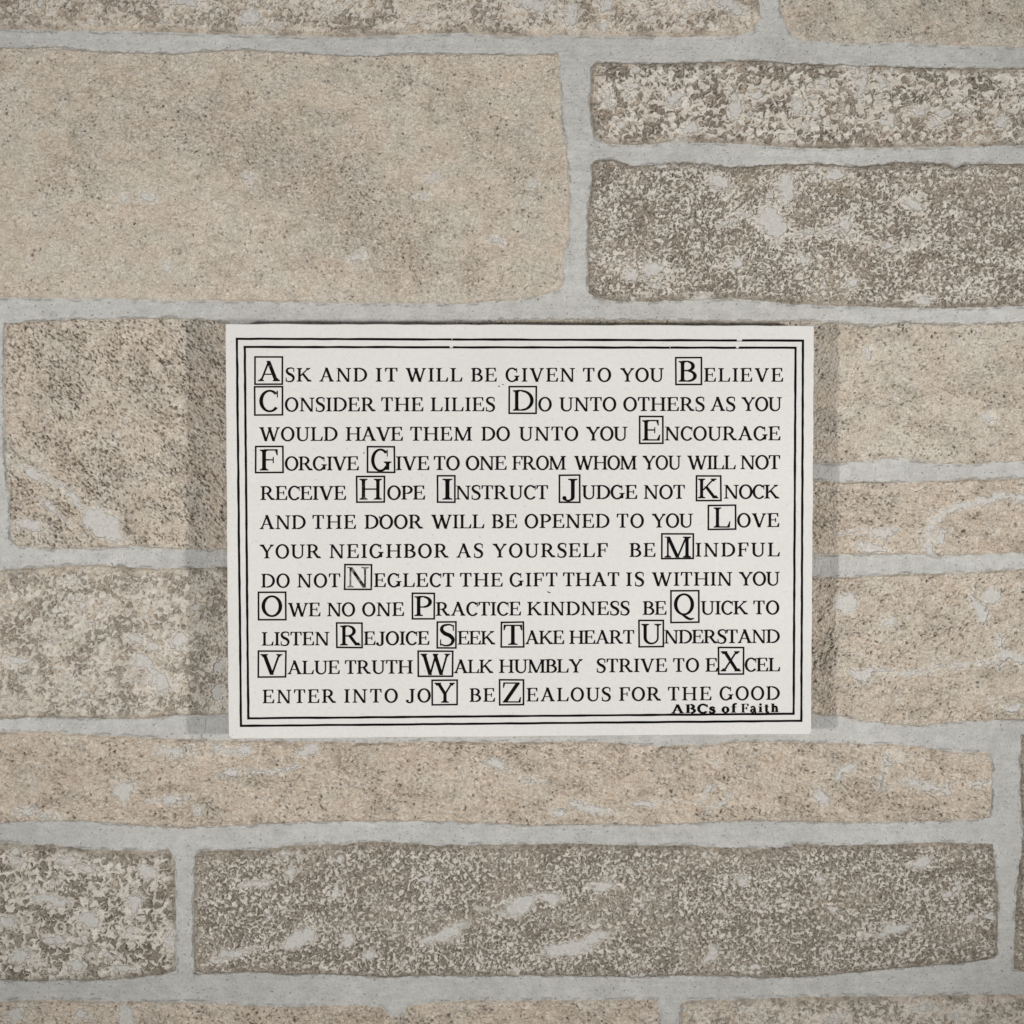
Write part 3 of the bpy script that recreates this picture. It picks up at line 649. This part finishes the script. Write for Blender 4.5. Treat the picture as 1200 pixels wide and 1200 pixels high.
# words: (text, x from, x to) per line in photo pixels; base = baseline at x = 300 and x = 915
LINES = [
 ((447.2, 447.4), 16.0, [('SK',335,365),('AND',374.4,430),('IT',440.6,465.6),('WILL',475.6,541.6),('BE',552.4,582),('GIVEN',592.6,673.6),('TO',683.4,716),('YOU',727,777.6),('ELIEVE',825.4,917.6)]),
 ((482.2, 481.6), 16.2, [('ONSIDER',334,440),('THE',447,496),('LILIES',505,580),('O',631,646.4),('UNTO',655.6,722),('OTHERS',730.6,825.6),('AS',832.6,861.6),('YOU',869,916)]),
 ((516.8, 516.0), 16.2, [('WOULD',304,395.4),('HAVE',405.4,472),('THEM',481,553),('DO',564.4,597.4),('UNTO',608.4,677.4),('YOU',687,735),('NCOURAGE',779.4,914.4)]),
 ((551.4, 549.8), 16.2, [('ORGIVE',334,420.4),('IVE',464.4,503),('TO',508.6,538.6),('ONE',546,593.6),('FROM',600.6,663),('WHOM',673,746),('YOU',753,798),('WILL',805.6,862),('NOT',868,914)]),
 ((586.0, 584.2), 16.2, [('RECEIVE',305.4,405.4),('OPE',454,498),('NSTRUCT',534.4,642),('UDGE',682,746.6),('NOT',754.6,802.4),('NOCK',848.6,913.2)]),
 ((620.2, 617.6), 16.2, [('AND',304.4,358),('THE',366.4,417),('DOOR',427.6,495.6),('WILL',505.6,567.4),('BE',576.6,606),('OPENED',615,714),('TO',723,754.4),('YOU',764,812),('OVE',864,913)]),
 ((654.4, 652.0), 16.2, [('YOUR',304.4,376),('NEIGHBOR',386.4,525.6),('AS',535,566),('YOURSELF',577.4,712),('BE',738,768),('INDFUL',815.4,913.6)]),
 ((688.6, 686.0), 16.0, [('DO',306.4,339.4),('NOT',348.6,398.6),('EGLECT',438.6,532),('THE',539.4,589),('GIFT',597.4,653),('THAT',660,725.4),('IS',734,754.6),('WITHIN',764,858),('YOU',866,913.6)]),
 ((722.6, 719.8), 15.9, [('WE',337.6,375.4),('NO',383.6,416),('ONE',424.6,473.4),('RACTICE',511,610.4),('KINDNESS',618,737.6),('BE',753.6,781),('UICK',821.4,876.6),('TO',883,913)]),
 ((756.6, 753.4), 15.8, [('LISTEN',307,386),('EJOICE',426.6,503),('EEK',536.6,580.4),('AKE',615.6,661),('HEART',667.4,743),('NDERSTAND',778.6,913.6)]),
 ((790.4, 786.6), 15.8, [('ALUE',337,398),('TRUTH',404.4,483.6),('ALK',532,578),('HUMBLY',585,682.6),('STRIVE',699.6,781.6),('TO',789,819),('E',827,841),('CEL',873,914)]),
 ((824.2, 820.0), 15.8, [('ENTER',308,393.6),('INTO',403.6,466),('JO',476,504.6),('BE',550.6,580),('EALOUS',617.4,715.6),('FOR',726,774.4),('THE',783,833.6),('GOOD',843.4,913.6)]),
]
for (b0, b1), cap, words in LINES:
    k = Ink(0.5)
    for w, xa, xb in words: k.word(w, xa, xb, lambda x, b0=b0, b1=b1: b0 + (b1 - b0) * (x - 300) / 615, cap)
    for tx, ty, dx, dy in {686.0: [(641, 693.5, 3.4, 1.6)], 617.6: [(444.2, 605.2, .6, 2.4)], 549.8: [(425.6, 530.6, 1, .8)], 481.6: [(583.8, 452.4, 1, 1), (588.6, 450.6, .8, .6)]}.get(b1, []):
        k.strip([((tx, ty), (tx + .8, ty - .5)), ((tx + dx, ty + dy), (tx + dx + .9, ty + dy - .3))])      # specks of paint
    part('text_line', k.mesh('text_line'), M_INK, label='line of black serif capitals with the words ' + ' '.join(w[0] for w in words[:4] if len(w[0]) > 1))

# boxed initials: letter, box x0, x1, y0, y1, letter x0, x1, letter top, letter baseline, wear
BOXES = [('A',298.9,330.8,418.4,450.2,302.5,328,423.5,446.8,1),('B',792.1,822.1,419.2,450.5,795.4,816.4,423,447.4,0),('C',298.6,330.8,453.2,486.2,304,325.6,457.5,482.4,1),('D',596.7,628.4,452.9,484.4,601.2,625.2,457.2,481.4,0),
 ('E',749.5,776.9,488.2,519.4,752.8,773.6,492.4,516.4,0),('F',299.5,331.5,523.4,553.8,304.6,325.4,526.8,551.4,1),('G',430.8,462.3,523.4,553.4,435,458.6,526.4,552,0),('H',418.1,450.3,558.4,588.4,421.4,447.4,561,585.6,2),
 ('I',512.8,533,557.6,588.6,518.6,530,561,585.6,0),('J',655.4,679.5,557,588.6,659,676.6,561,586,0),('K',816.2,844.8,557.8,586.6,818,841.6,560.8,584,0),('L',830.2,862.1,592.2,620.3,836.4,855.8,594.6,618.4,0),
 ('M',775.5,812.6,625.7,654.6,779,809.6,628.8,653.4,0),('N',404.1,435.2,661.8,690.8,407,432,664.4,688.4,3),('O',303.1,334.9,694.2,726.4,306.6,330.6,698.4,722.4,0),('P',483.4,508.9,695.2,725.2,485.8,506,698.6,722,1),
 ('Q',786.3,818.8,692.4,729.4,789.8,813.4,696,720.4,0),('R',394.7,424.2,730,758.8,398.6,422.4,733,756.4,0),('S',512.5,534.5,728.8,759.3,515.6,532.8,732,756.6,0),('T',587.5,613.5,729.2,758.2,590.2,611.8,732.4,755.8,0),
 ('U',748.9,777.5,727,757.8,751.6,774.8,731,754.6,0),('V',302.7,334.9,763.2,793.4,305.4,330.8,766.4,790.4,0),('W',490.2,530.4,763.2,792.6,493,527.2,766,790.6,0),('X',842,871.2,758.9,789.9,844.6,868.2,763,786.8,0),
 ('Y',506.6,535.5,797.2,825.8,509.4,532.8,800,823.6,0),('Z',585.6,613.4,796.8,825.8,589.2,610.4,800,823.4,0)]
INKS = [M_INK, M_INK_WORN, M_INK_WORN, M_INK_FADED]
for ch, x0, x1, y0, y1, lx0, lx1, lt, lb, wr in BOXES:
    cap = lb - lt; sl = -0.0045 if x0 > 600 else -0.001
    k = Ink(0.35); a, b = extent(ch); sx = (lx1 - lx0) / ((b - a) * cap)
    k.glyph(ch, lx0 - a * cap * sx, lb, cap, sx)
    o = part('initial_letter', k.mesh('initial_letter'), INKS[wr], label=('faded ' if wr == 3 else '') + 'large boxed black capital ' + ch)
    k = Ink(); rs = random.Random(ord(ch)); j = lambda: rs.uniform(-.25, .25)
    k.frame([(x0 + j(), y0 + j()), (x1 + j(), y0 + j() + sl * (x1 - x0)), (x1 + j(), y1 + j() + sl * (x1 - x0)), (x0 + j(), y1 + j())], 2.0)
    part('box_outline', k.mesh('box_outline'), M_INK_WORN if wr == 3 else M_INK, parent=o)

k = Ink(0.75)
for w, xa, xb in [('ABCs', 787, 838), ('of', 846, 863.6), ('Faith', 869, 912)]:
    k.fat = 1.5 if w == 'ABCs' else 1.1
    k.word(w, xa, xb, lambda x: 835.9 - 1.4 * (x - 787) / 125, 10.2)
part('caption', k.mesh('caption'), M_INK, label='small bold words ABCs of Faith in the lower right corner')
